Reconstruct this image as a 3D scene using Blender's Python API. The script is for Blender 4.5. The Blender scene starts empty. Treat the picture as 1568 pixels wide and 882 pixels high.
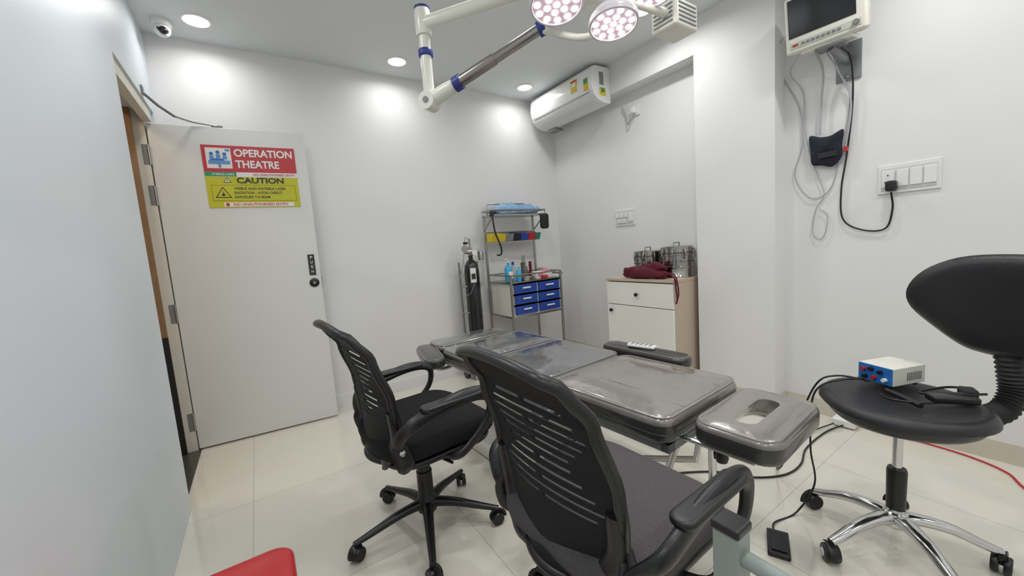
import bpy, math, random
from mathutils import Vector, Matrix, noise
random.seed(3)
V=Vector
# ---------------------------------------------------------------- materials
def mat(name,col,rough=.5,metal=0,bump=0,bscale=200,coat=0,var=0,vscale=4,emit=None,estr=0,alpha=1,trans=0,spec=.5,dist=.002):
    m=bpy.data.materials.new(name); m.use_nodes=True
    nt=m.node_tree; b=nt.nodes['Principled BSDF']
    b.inputs['Base Color'].default_value=(*col,1); b.inputs['Roughness'].default_value=rough
    b.inputs['Metallic'].default_value=metal; b.inputs['Coat Weight'].default_value=coat
    b.inputs['Coat Roughness'].default_value=.08
    b.inputs['Specular IOR Level'].default_value=spec
    b.inputs['Transmission Weight'].default_value=trans
    tc=nt.nodes.new('ShaderNodeTexCoord')
    if var>0:
        n=nt.nodes.new('ShaderNodeTexNoise'); n.inputs['Scale'].default_value=vscale; n.inputs['Detail'].default_value=5
        nt.links.new(tc.outputs['Object'],n.inputs['Vector'])
        mx=nt.nodes.new('ShaderNodeMix'); mx.data_type='RGBA'
        mx.inputs[6].default_value=(*[c*(1-var) for c in col],1); mx.inputs[7].default_value=(*[min(1,c*(1+var)) for c in col],1)
        nt.links.new(n.outputs['Fac'],mx.inputs[0]); nt.links.new(mx.outputs[2],b.inputs['Base Color'])
    if bump>0:
        n2=nt.nodes.new('ShaderNodeTexNoise'); n2.inputs['Scale'].default_value=bscale; n2.inputs['Detail'].default_value=3
        nt.links.new(tc.outputs['Object'],n2.inputs['Vector'])
        bp=nt.nodes.new('ShaderNodeBump'); bp.inputs['Strength'].default_value=bump; bp.inputs['Distance'].default_value=dist
        nt.links.new(n2.outputs['Fac'],bp.inputs['Height']); nt.links.new(bp.outputs['Normal'],b.inputs['Normal'])
    if emit: b.inputs['Emission Color'].default_value=(*emit,1); b.inputs['Emission Strength'].default_value=estr
    return m
def tilemat():
    m=mat('floor_tile',(.80,.78,.70),.08,coat=.7)
    nt=m.node_tree; b=nt.nodes['Principled BSDF']
    tc=nt.nodes.new('ShaderNodeTexCoord'); br=nt.nodes.new('ShaderNodeTexBrick')
    br.offset=0; br.inputs['Scale'].default_value=1; br.inputs['Brick Width'].default_value=.8; br.inputs['Row Height'].default_value=.8
    br.inputs['Mortar Size'].default_value=.0018; br.inputs['Mortar Smooth'].default_value=.3
    br.inputs['Color1'].default_value=(.75,.725,.63,1); br.inputs['Color2'].default_value=(.73,.705,.61,1); br.inputs['Mortar'].default_value=(.50,.47,.39,1)
    mp=nt.nodes.new('ShaderNodeMapping'); mp.inputs['Location'].default_value=(.15,.1,0)
    nt.links.new(tc.outputs['Object'],mp.inputs['Vector']); nt.links.new(mp.outputs['Vector'],br.inputs['Vector'])
    n=nt.nodes.new('ShaderNodeTexNoise'); n.inputs['Scale'].default_value=3; n.inputs['Detail'].default_value=8
    nt.links.new(tc.outputs['Object'],n.inputs['Vector'])
    mx=nt.nodes.new('ShaderNodeMix'); mx.data_type='RGBA'; mx.blend_type='MULTIPLY'; mx.inputs[0].default_value=.06
    nt.links.new(br.outputs['Color'],mx.inputs[6]); nt.links.new(n.outputs['Color'],mx.inputs[7]); nt.links.new(mx.outputs[2],b.inputs['Base Color'])
    return m
WALL=mat('wall_paint',(.79,.79,.785),.55,bump=.05,bscale=60,var=.015)
WALLL=mat('wall_left_bluish',(.70,.755,.80),.45,bump=.08,bscale=40,var=.02,vscale=2)  # left wall base colour, bluer than the other walls
CEIL=mat('ceiling_paint',(.74,.77,.78),.7,var=.01)
TILE=tilemat()
BASEB=mat('skirting_tile',(.62,.58,.49),.3,var=.05)
WHITE=mat('white_plastic',(.80,.80,.79),.3)
IVORY=mat('ivory_enamel',(.74,.74,.66),.28)
OFFW=mat('door_laminate',(.73,.745,.73),.36,bump=.03,bscale=120)
FRAME=mat('frame_cream',(.68,.66,.58),.45,var=.04)
WOOD=mat('wood_jamb',(.28,.17,.09),.45,var=.25,vscale=12)
TAN=mat('corridor_wall',(.50,.36,.24),.6,var=.05)
DARKGR=mat('granite_dark',(.06,.055,.05),.3,var=.5,vscale=60)
BLK=mat('black_plastic',(.009,.009,.010),.34,bump=.05,bscale=400)
BLKM=mat('black_matte',(.012,.012,.013),.65)
MESHF=mat('black_mesh_fabric',(.008,.008,.010),.6,bump=.9,bscale=500,spec=.3)
FAB=mat('seat_fabric_black',(.007,.007,.008),.85,bump=.8,bscale=350,spec=.3)
FABG=mat('seat_fabric_grey',(.065,.06,.064),.8,bump=1,bscale=420,var=.6,vscale=260)
LEA=mat('couch_leather',(.15,.138,.125),.27,bump=.8,bscale=14,coat=1,var=.15,vscale=8,spec=1,dist=.006)
LEA2=mat('couch_leather_covered',(.12,.125,.128),.14,bump=.9,bscale=8,coat=1.0,var=.2,vscale=6,dist=.012,spec=1)
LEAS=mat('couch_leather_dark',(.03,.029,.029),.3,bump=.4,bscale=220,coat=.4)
SEAM=mat('seam_piping',(.24,.22,.20),.3)
LEAB=mat('stool_leather',(.014,.014,.017),.38,bump=.45,bscale=300)
CHR=mat('chrome',(.66,.66,.66),.12,metal=1)
STEEL=mat('brushed_steel',(.40,.39,.37),.25,metal=1,bump=.05)
DRUMS=mat('drum_steel',(.40,.385,.355),.16,metal=1,bump=.15,bscale=30,var=.25,vscale=9)
STEELD=mat('arm_steel',(.34,.31,.29),.22,metal=1)
BLUE=mat('drawer_blue',(.015,.06,.34),.35)
NAVY=mat('navy_ring',(.02,.04,.22),.4)
NAVYF=mat('navy_fabric',(.008,.009,.022),.8,bump=.6)
RED=mat('red_plastic',(.46,.02,.025),.3)
REDS=mat('sign_red',(.52,.035,.045),.4)
YELS=mat('sign_yellow',(.54,.53,.015),.4)
WHS=mat('sign_white',(.82,.80,.78),.4)
GRNS=mat('sign_green',(.03,.30,.12),.4)
BLKS=mat('sign_black',(.03,.03,.03),.5)
SKYB=mat('sign_blue',(.12,.30,.60),.4)
MAR=mat('maroon_cloth',(.10,.006,.018),.85,bump=.9,bscale=150)
BEIGE=mat('cabinet_beige',(.54,.44,.34),.45,var=.03)
CREAM=mat('cabinet_cream',(.86,.85,.79),.35)
SCR=mat('screen_glass',(.012,.013,.015),.12)
GREYG=mat('grey_green_paint',(.26,.30,.28),.4)
GREY=mat('grey_plastic',(.22,.23,.24),.45)
TEALB=mat('panel_blue',(.02,.16,.50),.4)
YEL=mat('yellow_bin',(.70,.52,.02),.4); GRN=mat('green_bin',(.02,.22,.13),.4)
CLEAR=mat('clear_plastic',(.70,.77,.80),.15,trans=.6)
SANI=mat('blue_liquid',(.05,.38,.62),.15)
BLPK=mat('blue_packet',(.25,.42,.72),.3,bump=.8,bscale=60,var=.6,vscale=25)
PINK=mat('pink_pack',(.70,.30,.36),.5)
CABW=mat('cable_white',(.42,.44,.45),.5); CABR=mat('cable_red',(.55,.02,.03),.5)
DISC=mat('downlight_led',(1,1,1),.5,emit=(1,.98,.95),estr=14)
LEDP=mat('led_dot',(1,1,1),.5,emit=(1,.96,.93),estr=9)
PETAL=mat('lamp_lens',(.34,.25,.29),.3,emit=(.62,.46,.56),estr=.42)
SHELL=mat('lamp_shell',(.64,.60,.64),.25)
DGL=mat('cylinder_black',(.010,.010,.012),.25,coat=.3)
# ---------------------------------------------------------------- helpers
C=bpy.context.scene.collection
def empty(name,loc=(0,0,0),rz=0):
    e=bpy.data.objects.new(name,None); e.location=loc; e.rotation_euler=(0,0,rz); e.empty_display_size=.05; C.objects.link(e); return e
def mk(name,vs,fs,m,par=None,smooth=True,auto=40):
    me=bpy.data.meshes.new(name); me.from_pydata([tuple(v) for v in vs],[],fs); me.validate(); me.update()
    o=bpy.data.objects.new(name,me); C.objects.link(o); me.materials.append(m)
    if smooth:
        for p in me.polygons: p.use_smooth=True
        try: me.set_sharp_from_angle(angle=math.radians(auto))
        except Exception: pass
    if par: o.parent=par
    return o
def fixn(o):
    import bmesh
    bm=bmesh.new(); bm.from_mesh(o.data); bmesh.ops.recalc_face_normals(bm,faces=bm.faces); bm.to_mesh(o.data); bm.free(); return o
def box(name,c,s,m,par=None,bev=0,rot=None,seg=3):
    hx,hy,hz=s[0]/2,s[1]/2,s[2]/2
    vs=[V((x,y,z)) for x in(-hx,hx) for y in(-hy,hy) for z in(-hz,hz)]
    fs=[(0,1,3,2),(4,6,7,5),(0,4,5,1),(2,3,7,6),(0,2,6,4),(1,5,7,3)]
    o=mk(name,vs,fs,m,par,smooth=bev>0); o.location=c
    if rot: o.rotation_euler=rot
    if bev>0:
        b=o.modifiers.new('b','BEVEL'); b.width=bev; b.segments=seg; b.limit_method='ANGLE'
        o.modifiers.new('w','WEIGHTED_NORMAL')
    return o
def boxes(name,lst,m,par=None):
    vs=[];fs=[]
    for a,b in lst:
        n=len(vs); vs+=[(x,y,z) for x in(a[0],b[0]) for y in(a[1],b[1]) for z in(a[2],b[2])]
        fs+=[tuple(n+i for i in f) for f in[(0,1,3,2),(4,6,7,5),(0,4,5,1),(2,3,7,6),(0,2,6,4),(1,5,7,3)]]
    return mk(name,vs,fs,m,par,smooth=False)
def catm(pts,n=8,closed=False):
    pts=[V(p) for p in pts]; out=[]; N=len(pts); r=range(N if closed else N-1)
    for i in r:
        if closed: p0,p1,p2,p3=pts[i-1],pts[i],pts[(i+1)%N],pts[(i+2)%N]
        else: p1,p2=pts[i],pts[i+1]; p0=pts[i-1] if i>0 else p1*2-p2; p3=pts[i+2] if i+2<N else p2*2-p1
        for k in range(n):
            t=k/n
            out.append(.5*((2*p1)+(p2-p0)*t+(2*p0-5*p1+4*p2-p3)*t*t+(3*p1-p0-3*p2+p3)*t**3))
    if not closed: out.append(pts[-1])
    return out
def tube(name,pts,r,m,par=None,sm=0,seg=10,closed=False,flat=None,up=None):
    P=[V(p) for p in pts]
    if sm: P=catm(P,sm,closed)
    N=len(P)
    def rad(i):
        if not isinstance(r,(list,tuple)): return r
        t=i/(N-1)*(len(r)-1); k=min(int(t),len(r)-2); return r[k]*(1-(t-k))+r[k+1]*(t-k)
    vs=[];fs=[]; prev=None
    for i in range(N):
        if closed: T=(P[(i+1)%N]-P[i-1])
        else: T=P[min(i+1,N-1)]-P[max(i-1,0)]
        if T.length<1e-9: T=V((0,0,1))
        T.normalize()
        if up is not None: nrm=V(up)-T*T.dot(V(up))
        elif prev is None: nrm=T.orthogonal()
        else: nrm=prev-T*T.dot(prev)
        if nrm.length<1e-6: nrm=T.orthogonal()
        nrm.normalize(); prev=nrm; sd=T.cross(nrm); rr=rad(i); fa,fb=flat or (1,1)
        for k in range(seg):
            a=2*math.pi*k/seg; vs.append(P[i]+sd*math.cos(a)*rr*fa+nrm*math.sin(a)*rr*fb)
    for i in range(N if closed else N-1):
        j=(i+1)%N
        for k in range(seg): fs.append((i*seg+k,i*seg+(k+1)%seg,j*seg+(k+1)%seg,j*seg+k))
    if not closed: fs.append(tuple(range(seg))[::-1]); fs.append(tuple((N-1)*seg+k for k in range(seg)))
    return fixn(mk(name,vs,fs,m,par,auto=60))
def cyl(name,a,b,r,m,par=None,r2=None,seg=24):
    return tube(name,[a,b],[r,r2 if r2 is not None else r],m,par,seg=seg)
def lathe(name,prof,m,par=None,loc=(0,0,0),seg=32,rot=None,cap=True):
    vs=[];fs=[];n=len(prof)
    for r,z in prof:
        for k in range(seg):
            a=2*math.pi*k/seg; vs.append((r*math.cos(a),r*math.sin(a),z))
    for i in range(n-1):
        for k in range(seg): fs.append((i*seg+k,i*seg+(k+1)%seg,(i+1)*seg+(k+1)%seg,(i+1)*seg+k))
    if cap and prof[0][0]>1e-5: fs.append(tuple(range(seg))[::-1])
    if cap and prof[-1][0]>1e-5: fs.append(tuple((n-1)*seg+k for k in range(seg)))
    o=mk(name,vs,fs,m,par,auto=45); o.location=loc
    if rot:o.rotation_euler=rot
    return o
def rrect(w,d,r,n=6):
    out=[]; r=max(r,.001)
    for cx,cy,a0 in((w/2-r,d/2-r,0),(-w/2+r,d/2-r,90),(-w/2+r,-d/2+r,180),(w/2-r,-d/2+r,270)):
        for k in range(n+1):
            a=math.radians(a0+90*k/n); out.append((cx+r*math.cos(a),cy+r*math.sin(a)))
    return out
def slab(name,w,d,r,z0,z1,er,m,par=None,puff=0,loc=(0,0,0),rz=0,dish=None,n=7,bot=1.0):
    lay=[]
    for k in range(5):
        a=math.pi/2*k/4; lay.append((er*(1-math.sin(a))+ (1-bot)*w/2,z0+er*(1-math.cos(a))))
    for k in range(6):
        a=math.pi/2*k/5; lay.append((er*(1-math.cos(a)),z1-er+er*math.sin(a)))
    vs=[];fs=[];cnt=None
    for ins,z in lay:
        o=rrect(w-2*ins,d-2*ins,r-ins*.8,n); cnt=len(o); vs+=[V((x,y,z)) for x,y in o]
    last=vs[-cnt:]; K=8
    for k in range(1,K):
        s=1-k/K
        for p in last:
            q=V((p.x*s,p.y*s,z1)); q.z=z1+puff*(1-s**3); vs.append(q)
    R=len(lay)+K-1
    for i in range(R-1):
        for k in range(cnt): fs.append((i*cnt+k,i*cnt+(k+1)%cnt,(i+1)*cnt+(k+1)%cnt,(i+1)*cnt+k))
    vs.append(V((0,0,z1+puff))); c=len(vs)-1
    for k in range(cnt): fs.append(((R-1)*cnt+k,(R-1)*cnt+(k+1)%cnt,c))
    fs.append(tuple(range(cnt))[::-1])
    if dish:
        for v in vs: v.z+=dish(v.x,v.y)
    o=mk(name,vs,fs,m,par,auto=70); o.location=loc; o.rotation_euler=(0,0,rz); return o
def pillow(name,outline,th,mp,m,par=None,K=10,pw=3,lump=0):
    vs=[];fs=[];n=len(outline)
    cx=sum(p[0] for p in outline)/n; cy=sum(p[1] for p in outline)/n
    rings=[]
    for sgn in(1,-1):
        rr=[]
        for k in range(K):
            s=1-k/K
            if sgn==-1 and k==0: rr.append(rings[0][0]); continue
            h=sgn*th/2*(1-s**pw)**.5
            st=len(vs)
            for p in outline:
                x=cx+(p[0]-cx)*s;y=cy+(p[1]-cy)*s
                l=lump*noise.noise(V((x*14,y*14,sgn*2+.3))) if lump else 0
                vs.append(mp(x,y,h+l*(1-s)**.3))
            rr.append(st)
        vs.append(mp(cx,cy,sgn*th/2)); rr.append(len(vs)-1); rings.append(rr)
    for q,rr in enumerate(rings):
        for i in range(K-1):
            a,b=rr[i],rr[i+1]
            for k in range(n):
                f=(a+k,a+(k+1)%n,b+(k+1)%n,b+k); fs.append(f if q==0 else f[::-1])
        a=rr[K-1];c=rr[K]
        for k in range(n):
            f=(a+k,a+(k+1)%n,c); fs.append(f if q==0 else f[::-1])
    return fixn(mk(name,vs,fs,m,par,auto=80))
def extr(name,prof,axis,a,b,m,par=None,bev=0):
    n=len(prof)
    if axis=='y': vs=[(p[0],a,p[1]) for p in prof]+[(p[0],b,p[1]) for p in prof]
    elif axis=='x': vs=[(a,p[0],p[1]) for p in prof]+[(b,p[0],p[1]) for p in prof]
    else: vs=[(p[0],p[1],a) for p in prof]+[(p[0],p[1],b) for p in prof]
    fs=[(i,(i+1)%n,n+(i+1)%n,n+i) for i in range(n)]+[tuple(range(n))[::-1],tuple(range(n,2*n))]
    o=fixn(mk(name,vs,fs,m,par,auto=35))
    if bev: bb=o.modifiers.new('b','BEVEL'); bb.width=bev; bb.segments=2; bb.limit_method='ANGLE'
    return o
def text(name,s,w,loc,m,par,rot=(math.pi/2,0,0),h=None,off=.012):
    cu=bpy.data.curves.new(name,'FONT'); cu.body=s; cu.size=.1; cu.extrude=.004; cu.offset=off*.1; cu.align_x='CENTER'; cu.align_y='CENTER'
    o=bpy.data.objects.new(name,cu); C.objects.link(o); cu.materials.append(m)
    bpy.context.view_layer.update(); d=o.dimensions.copy()
    sx=w/max(d.x,1e-4); sy=(h/max(d.y,1e-4)) if h else sx
    o.scale=(sx,sy,.1); o.rotation_euler=rot; o.location=loc; o.parent=par; return o
# ---------------------------------------------------------------- room
XL,XR,YB,YF,ZC=-.41,2.86,3.32,-1.5,2.67
YJ=2.43
boxes('floor',[((-1.8,YF-.1,-.08),(XR+.12,YB+.12,0))],TILE)
boxes('ceiling',[((-1.8,YF-.1,ZC),(XR+.12,YB+.12,ZC+.08))],CEIL)
boxes('wall_back',[((-1.8,YB,0),(XR+.12,YB+.12,ZC))],WALL)
boxes('wall_right',[((XR,YF,0),(XR+.12,YB,ZC))],WALL)
boxes('wall_front',[((-1.8,YF-.1,0),(XR+.12,YF,ZC))],WALL)
boxes('wall_left',[((XL-.17,YF,0),(XL,YJ,ZC)),((XL-.17,YJ,2.17),(XL,3.255,ZC)),((XL-.17,3.255,0),(XL,YB,ZC))],WALLL)
boxes('wall_corridor',[((-1.8,YF,0),(-1.7,YB,ZC)),((-1.7,1.2,0),(XL-.17,1.3,ZC))],TAN)
boxes('wall_column',[((2.72,1.11,0),(XR,1.62,ZC))],WALL)
boxes('trim_beam',[((2.72,1.62,2.43),(XR,YB,ZC))],WALL)
boxes('baseboard_right',[((XR-.012,YF,0),(XR,1.11,.10)),((2.708,1.098,0),(2.72,1.62,.10)),((2.72,1.098,0),(XR-.012,1.11,.10)),((XR-.012,1.62,0),(XR,YB,.10))],BASEB)
boxes('baseboard_back',[((XL,YB-.012,0),(XR-.012,YB,.10))],WALL)
boxes('trim_jamb_far',[((XL-.10,3.212,0),(-.456,3.255,2.17)),((XL-.05,YJ,2.10),(-.42,3.212,2.17))],FRAME)
boxes('trim_jamb_wood',[((XL-.19,3.19,0),(XL-.10,3.255,2.17)),((XL-.19,YJ,0),(XL-.14,YJ+.025,2.17))],WOOD)
boxes('trim_jamb_black',[((XL-.19,3.182,0),(XL-.098,3.19,.78))],BLKM)  # thin black board laid over the lower part of the far jamb
boxes('trim_threshold',[((XL-.19,YJ,0),(XL-.03,3.25,.006))],DARKGR)
# ---------------------------------------------------------------- door
ang=math.atan2(-.075,.844)
d=empty('door_1',(-.452,3.217,0),ang)
box('panel',(.424,.018,1.052),(.845,.034,2.084),OFFW,d,.003)
for z in(.2,.92,1.66,1.905):
    cyl('hinge_pin',(-.004,-.003,z-.06),(-.004,-.003,z+.06),.007,STEEL,d)
    box('hinge_leaf',(-.028,-.006,z),(.045,.004,.12),GREY,d)
box('push_plate',(.797,-.003,1.165),(.042,.005,.15),BLKS,d,.002)
for i,ch in enumerate('PUSH'):
    text('push_letter',ch,.014,(.797,-.007,1.217-i*.034),WHS,d,h=.02)
lathe('lock_rose',[(.0,.0),(.032,0),(.032,.006),(.026,.012),(.014,.013),(.013,.02),(0,.021)],BLK,d,(.80,0,1.035),rot=(math.pi/2,0,0))
lathe('lock_key',[(.0,.0),(.010,0),(.010,.004),(0,.004)],STEEL,d,(.80,-.02,1.035),rot=(math.pi/2,0,0))
box('latch',(.848,.018,1.035),(.006,.02,.08),STEEL,d)
dc=empty('door_closer',(0,0,0))
tube('closer_arm',[(-.415,2.98,2.20),(-.36,3.06,2.155),(-.30,3.14,2.125)],.008,GREY,dc)
tube('closer_arm_2',[(-.30,3.14,2.125),(-.22,3.19,2.115),(-.10,3.195,2.105)],.006,STEEL,dc)
box('closer_foot',(-.10,3.20,2.102),(.06,.02,.012),GREY,dc)
box('closer_bracket',(-.412,2.98,2.205),(.02,.05,.04),GREY,dc)
# sign on the door
sg=empty('operation_theatre_sign',(-.452,3.217,0),ang)
sx0,sx1,sz0,sz1=.252,.788,1.582,1.982
cx=(sx0+sx1)/2
sx1=.775
def rect(name,x0,x1,z0,z1,m,dp=.003):
    return box(name,((x0+x1)/2,-dp/2,(z0+z1)/2),(x1-x0,dp,z1-z0),m,sg)
zr=1.812; zw=1.782
rect('red_panel',sx0,sx1,zr,sz1,REDS); rect('white_strip',sx0,sx1,zw,zr,WHS); rect('yellow_panel',sx0,sx1,sz0,zw,YELS)
rect('green_tag',sx0,sx0+.17,zw+.002,zr,GRNS,.0036)
text('text_sterile','STERILE AREA',.12,(sx0+.10,-.004,(zw+zr)/2),WHS,sg,h=.013)
text('text_noentry','NO UNAUTHORISED ENTRY',.25,(sx1-.135,-.004,(zw+zr)/2),REDS,sg,h=.015)
text('text_operation','OPERATION',.335,(sx1-.183,-.004,1.935),WHS,sg,h=.05,off=.03)
text('text_theatre','THEATRE',.25,(sx1-.225,-.004,1.862),WHS,sg,h=.05,off=.03)
rect('picto_bg',sx0+.02,sx0+.155,1.835,1.965,WHS,.0036)
rect('picto_table',sx0+.03,sx0+.145,1.862,1.885,SKYB,.0045); rect('picto_leg',sx0+.08,sx0+.095,1.84,1.862,SKYB,.0045)
rect('picto_patient',sx0+.04,sx0+.115,1.885,1.897,TEALB,.0045)
for q,(a,b) in enumerate(((.05,.915),(.085,.925),(.12,.915))):
    lathe('picto_head',[(0,0),(.011,0),(.011,.004),(0,.004)],TEALB,sg,(sx0+a,0,1.0+b+.012),rot=(math.pi/2,0,0),seg=16)
    rect('picto_body',sx0+a-.012,sx0+a+.012,1.893,1.0+b,SKYB,.0048)
rect('picto_lamp',sx0+.125,sx0+.15,1.945,1.96,SKYB,.0045)
text('text_caution','CAUTION',.27,(cx+.035,-.004,1.757),BLKS,sg,h=.038,off=.03)
def tri(name,x,z,s,m,dp):
    return extr(name,[(x-s,z-s*.6),(x+s,z-s*.6),(x,z+s)],'y',-dp,0,m,sg)
tri('caution_triangle',sx0+.115,1.757,.022,BLKS,.0036); tri('caution_triangle_in',sx0+.115,1.757,.016,WHS,.0042)
rect('bang',sx0+.113,sx0+.117,1.75,1.765,BLKS,.0048)
rect('laser_frame',sx0+.025,sx1-.02,1.625,1.728,BLKS,.0034); rect('laser_frame_in',sx0+.027,sx1-.022,1.627,1.726,YELS,.0038)
tri('laser_triangle',sx0+.085,1.672,.045,BLKS,.0044); tri('laser_triangle_in',sx0+.085,1.672,.036,YELS,.0049)
lathe('laser_spot',[(0,0),(.009,0),(.009,.0056),(0,.0056)],BLKS,sg,(sx0+.085,0,1.665),rot=(math.pi/2,0,0),seg=14)
rect('laser_ray',sx0+.083,sx0+.087,1.676,1.686,BLKS,.0054)
for i,s in enumerate(('VISIBLE AND INVISIBLE LASER','RADIATION - AVOID DIRECT','EXPOSURE TO BEAM')):
    text('text_laser',s,(.30,.275,.20)[i],(sx0+.145+(.30,.275,.20)[i]/2,-.004,1.705-i*.028),BLKS,sg,h=.017,off=.02)
rect('entry_strip',sx0+.08,sx1-.04,1.588,1.614,WHS,.0036); text('text_entry','NO UNAUTHORISED ENTRY',.32,(sx0+.29,-.004,1.601),REDS,sg,h=.017,off=.02)
lathe('entry_icon',[(0,0),(.011,0),(.011,.0046),(0,.0046)],REDS,sg,(sx0+.10,0,1.601),rot=(math.pi/2,0,0),seg=16)
# ---------------------------------------------------------------- downlights
for yi,y in enumerate((3.04,1.72,.40,-.90)):
    for xi,x in enumerate((-.12,1.09,2.30)):
        e=empty('recessed_downlight',(x,y,ZC))
        lathe('trim_ring',[(.062,-.001),(.066,-.008),(.078,-.006),(.082,0)],WHITE,e,cap=False)
        lathe('diffuser',[(0,-.004),(.063,-.004)],DISC,e,cap=False)
        L=bpy.data.lights.new('downlight','AREA'); L.shape='DISK'; L.size=.13; L.energy=1.9 if yi==0 else 5.3; L.spread=math.radians(165); L.color=(1,.99,.98)
        lo=bpy.data.objects.new('lamp',L); C.objects.link(lo); lo.parent=e; lo.location=(0,0,-.015)
L=bpy.data.lights.new('corridor_lamp','AREA'); L.shape='DISK'; L.size=.3; L.energy=7; L.color=(1,.66,.36)
ce=empty('corridor_downlight',(-1.15,2.75,ZC)); lathe('diffuser',[(0,-.004),(.1,-.004)],DISC,ce,cap=False)
lo=bpy.data.objects.new('lamp',L); C.objects.link(lo); lo.parent=ce; lo.location=(0,0,-.02); lo.rotation_euler=(0,math.radians(-25),0)
# ---------------------------------------------------------------- cctv
cc=empty('dome_security_camera',(-.293,3.13,ZC))
lathe('base',[(0,0),(.05,0),(.05,-.03),(.046,-.036),(0,-.036)],WHITE,cc)
s=[(.042*math.cos(a),-.05+.042*math.sin(a)) for a in[math.radians(x) for x in range(90,-91,-15)]]
lathe('ball',s,WHITE,cc); s2=[(.022*math.cos(a),.022*math.sin(a)) for a in[math.radians(x) for x in range(90,-91,-18)]]
lathe('lens',s2,SCR,cc,(.008,-.03,-.066)); lathe('lens_ring',[(.024,0),(.028,.004),(.024,.008)],BLK,cc,(.005,-.026,-.062),rot=(math.radians(70),0,math.radians(20)))
# ---------------------------------------------------------------- air conditioner
ac=empty('split_air_conditioner',(2.72,0,0))
prof=[(0,2.355),(0,2.64),(-.03,2.648),(-.17,2.645),(-.205,2.632),(-.222,2.60),(-.228,2.52),(-.222,2.46),(-.195,2.405),(-.15,2.372),(-.08,2.352)]
extr('body',prof,'y',2.375,3.225,WHITE,ac,.006)
extr('front_panel',[(-.20,2.638),(-.226,2.605),(-.2345,2.52),(-.228,2.465),(-.214,2.44),(-.20,2.46)],'y',2.39,3.21,mat('ac_gloss_white',(.88,.88,.87),.15),ac,.003)
extr('louver',[(-.203,2.425),(-.155,2.373),(-.10,2.355),(-.10,2.362),(-.152,2.382),(-.196,2.430)],'y',2.42,3.18,mat('ac_louver',(.70,.71,.71),.3),ac)
boxes('grille_gap',[((-.212,2.42,2.432),(-.20,3.18,2.438))],GREY,ac)
for k in range(14): box('top_vent',(-.09,2.43+k*.055,2.648),(.12,.012,.004),GREY,ac)
def lab(n,c,s,m): return box(n,c,s,m,ac)
lab('star_label',(-.2335,2.58,2.535),(.004,.075,.10),YEL); lab('star_label_mid',(-.236,2.58,2.545),(.003,.05,.03),WHS); lab('star_label_red',(-.236,2.58,2.575),(.003,.06,.012),REDS); lab('label_lo',(-.234,2.58,2.495),(.003,.07,.012),REDS)
lab('offer_label',(-.2335,2.435,2.50),(.004,.045,.10),YEL); lab('offer_label_green',(-.236,2.435,2.525),(.003,.045,.035),GRNS)
box('side_label',(-.11,2.372,2.545),(.045,.004,.10),GREY,ac); box('side_label2',(-.10,2.372,2.44),(.07,.004,.06),YEL,ac); box('side_label3',(-.10,2.370,2.45),(.04,.004,.035),GRNS,ac)
box('wall_bracket',(.0,3.12,2.34),(.10,.12,.02),STEEL,ac)
sk=empty('ac_power_socket',(XR,2.23,2.27))
box('plate',(-.008,0,0),(.016,.09,.09),WHITE,sk,.004); box('plug',(-.035,0,-.005),(.04,.045,.05),WHITE,sk,.008)
tube('cord',[(-.05,0,-.02),(-.055,.02,-.08),(-.04,.06,-.10),(-.02,.09,-.02),(-.03,.12,.06)],.006,CABW,sk,sm=6)
# ---------------------------------------------------------------- switch plates
PI_=mat('plate_inner',(.66,.66,.66),.3)
def switch(loc,w,h,mods):
    e=empty('switch_socket_plate',loc)
    box('plate',(-.005,0,0),(.010,w,h),WHITE,e,.004); box('inner_frame',(-.011,0,0),(.004,w-.03,h-.035),PI_,e,.001)
    for k,(y,ww,hh,z) in enumerate(mods): box('rocker_%d'%(k+1),(-.016,y,z),(.008,ww,hh),WHITE,e,.003)
    return e
sA=switch((XR,.549,1.40),.235,.15,[(.075,.05,.085,0),(.02,.045,.085,0),(-.03,.045,.085,0),(-.08,.045,.085,0)])
sB=switch((XR,2.385,1.38),.225,.15,[(.075,.04,.04,.02),(.03,.04,.04,.02),(-.015,.04,.04,.02),(-.07,.05,.08,0),(.06,.04,.035,-.03),(.01,.04,.035,-.03)])
for a,b in((.60,1.42),(.59,1.385),(.61,1.385)): box('pin_hole',(-.0205,a-.549+.024,b-1.40),(.002,.006,.006),BLKS,sA)
# ---------------------------------------------------------------- patient monitor
mo=empty('patient_monitor',(2.62,.84,2.28)); mo.rotation_euler=(0,math.radians(-10),math.radians(3))
box('housing',(.055,0,0),(.10,.33,.27),IVORY,mo,.02); box('front_bezel',(0,0,0),(.03,.345,.285),IVORY,mo,.018)
box('screen',(-.0155,.012,.032),(.004,.285,.19),SCR,mo,.003)
box('button_strip',(-.0155,0,-.102),(.004,.30,.035),mat('bezel_grey',(.56,.56,.50),.4),mo,.002)
for k in range(8): box('button_%d'%(k+1),(-.019,.09-k*.022,-.102),(.005,.015,.013),GREY,mo,.002)
lathe('knob',[(0,.014),(.012,.014),(.014,0)],GREY,mo,(-.017,-.13,-.10),rot=(0,-math.pi/2,0)); box('logo',(-.019,.125,-.102),(.003,.025,.01),RED,mo)
box('base_foot',(.06,0,-.145),(.12,.22,.02),IVORY,mo,.006)
for k in range(6): box('vent',(.106,.1-k*.04,.03),(.004,.02,.12),GREY,mo)
mb=empty('monitor_wall_bracket',(XR,.80,2.07))
box('wall_plate',(-.006,0,0),(.012,.11,.20),GREY,mb,.002)
tube('arm',[(-.01,0,.0),(-.10,.01,.01),(-.17,.03,.05)],.018,GREY,mb,seg=12); box('mount_head',(-.17,.03,.055),(.09,.12,.012),GREY,mb,.003)
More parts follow.
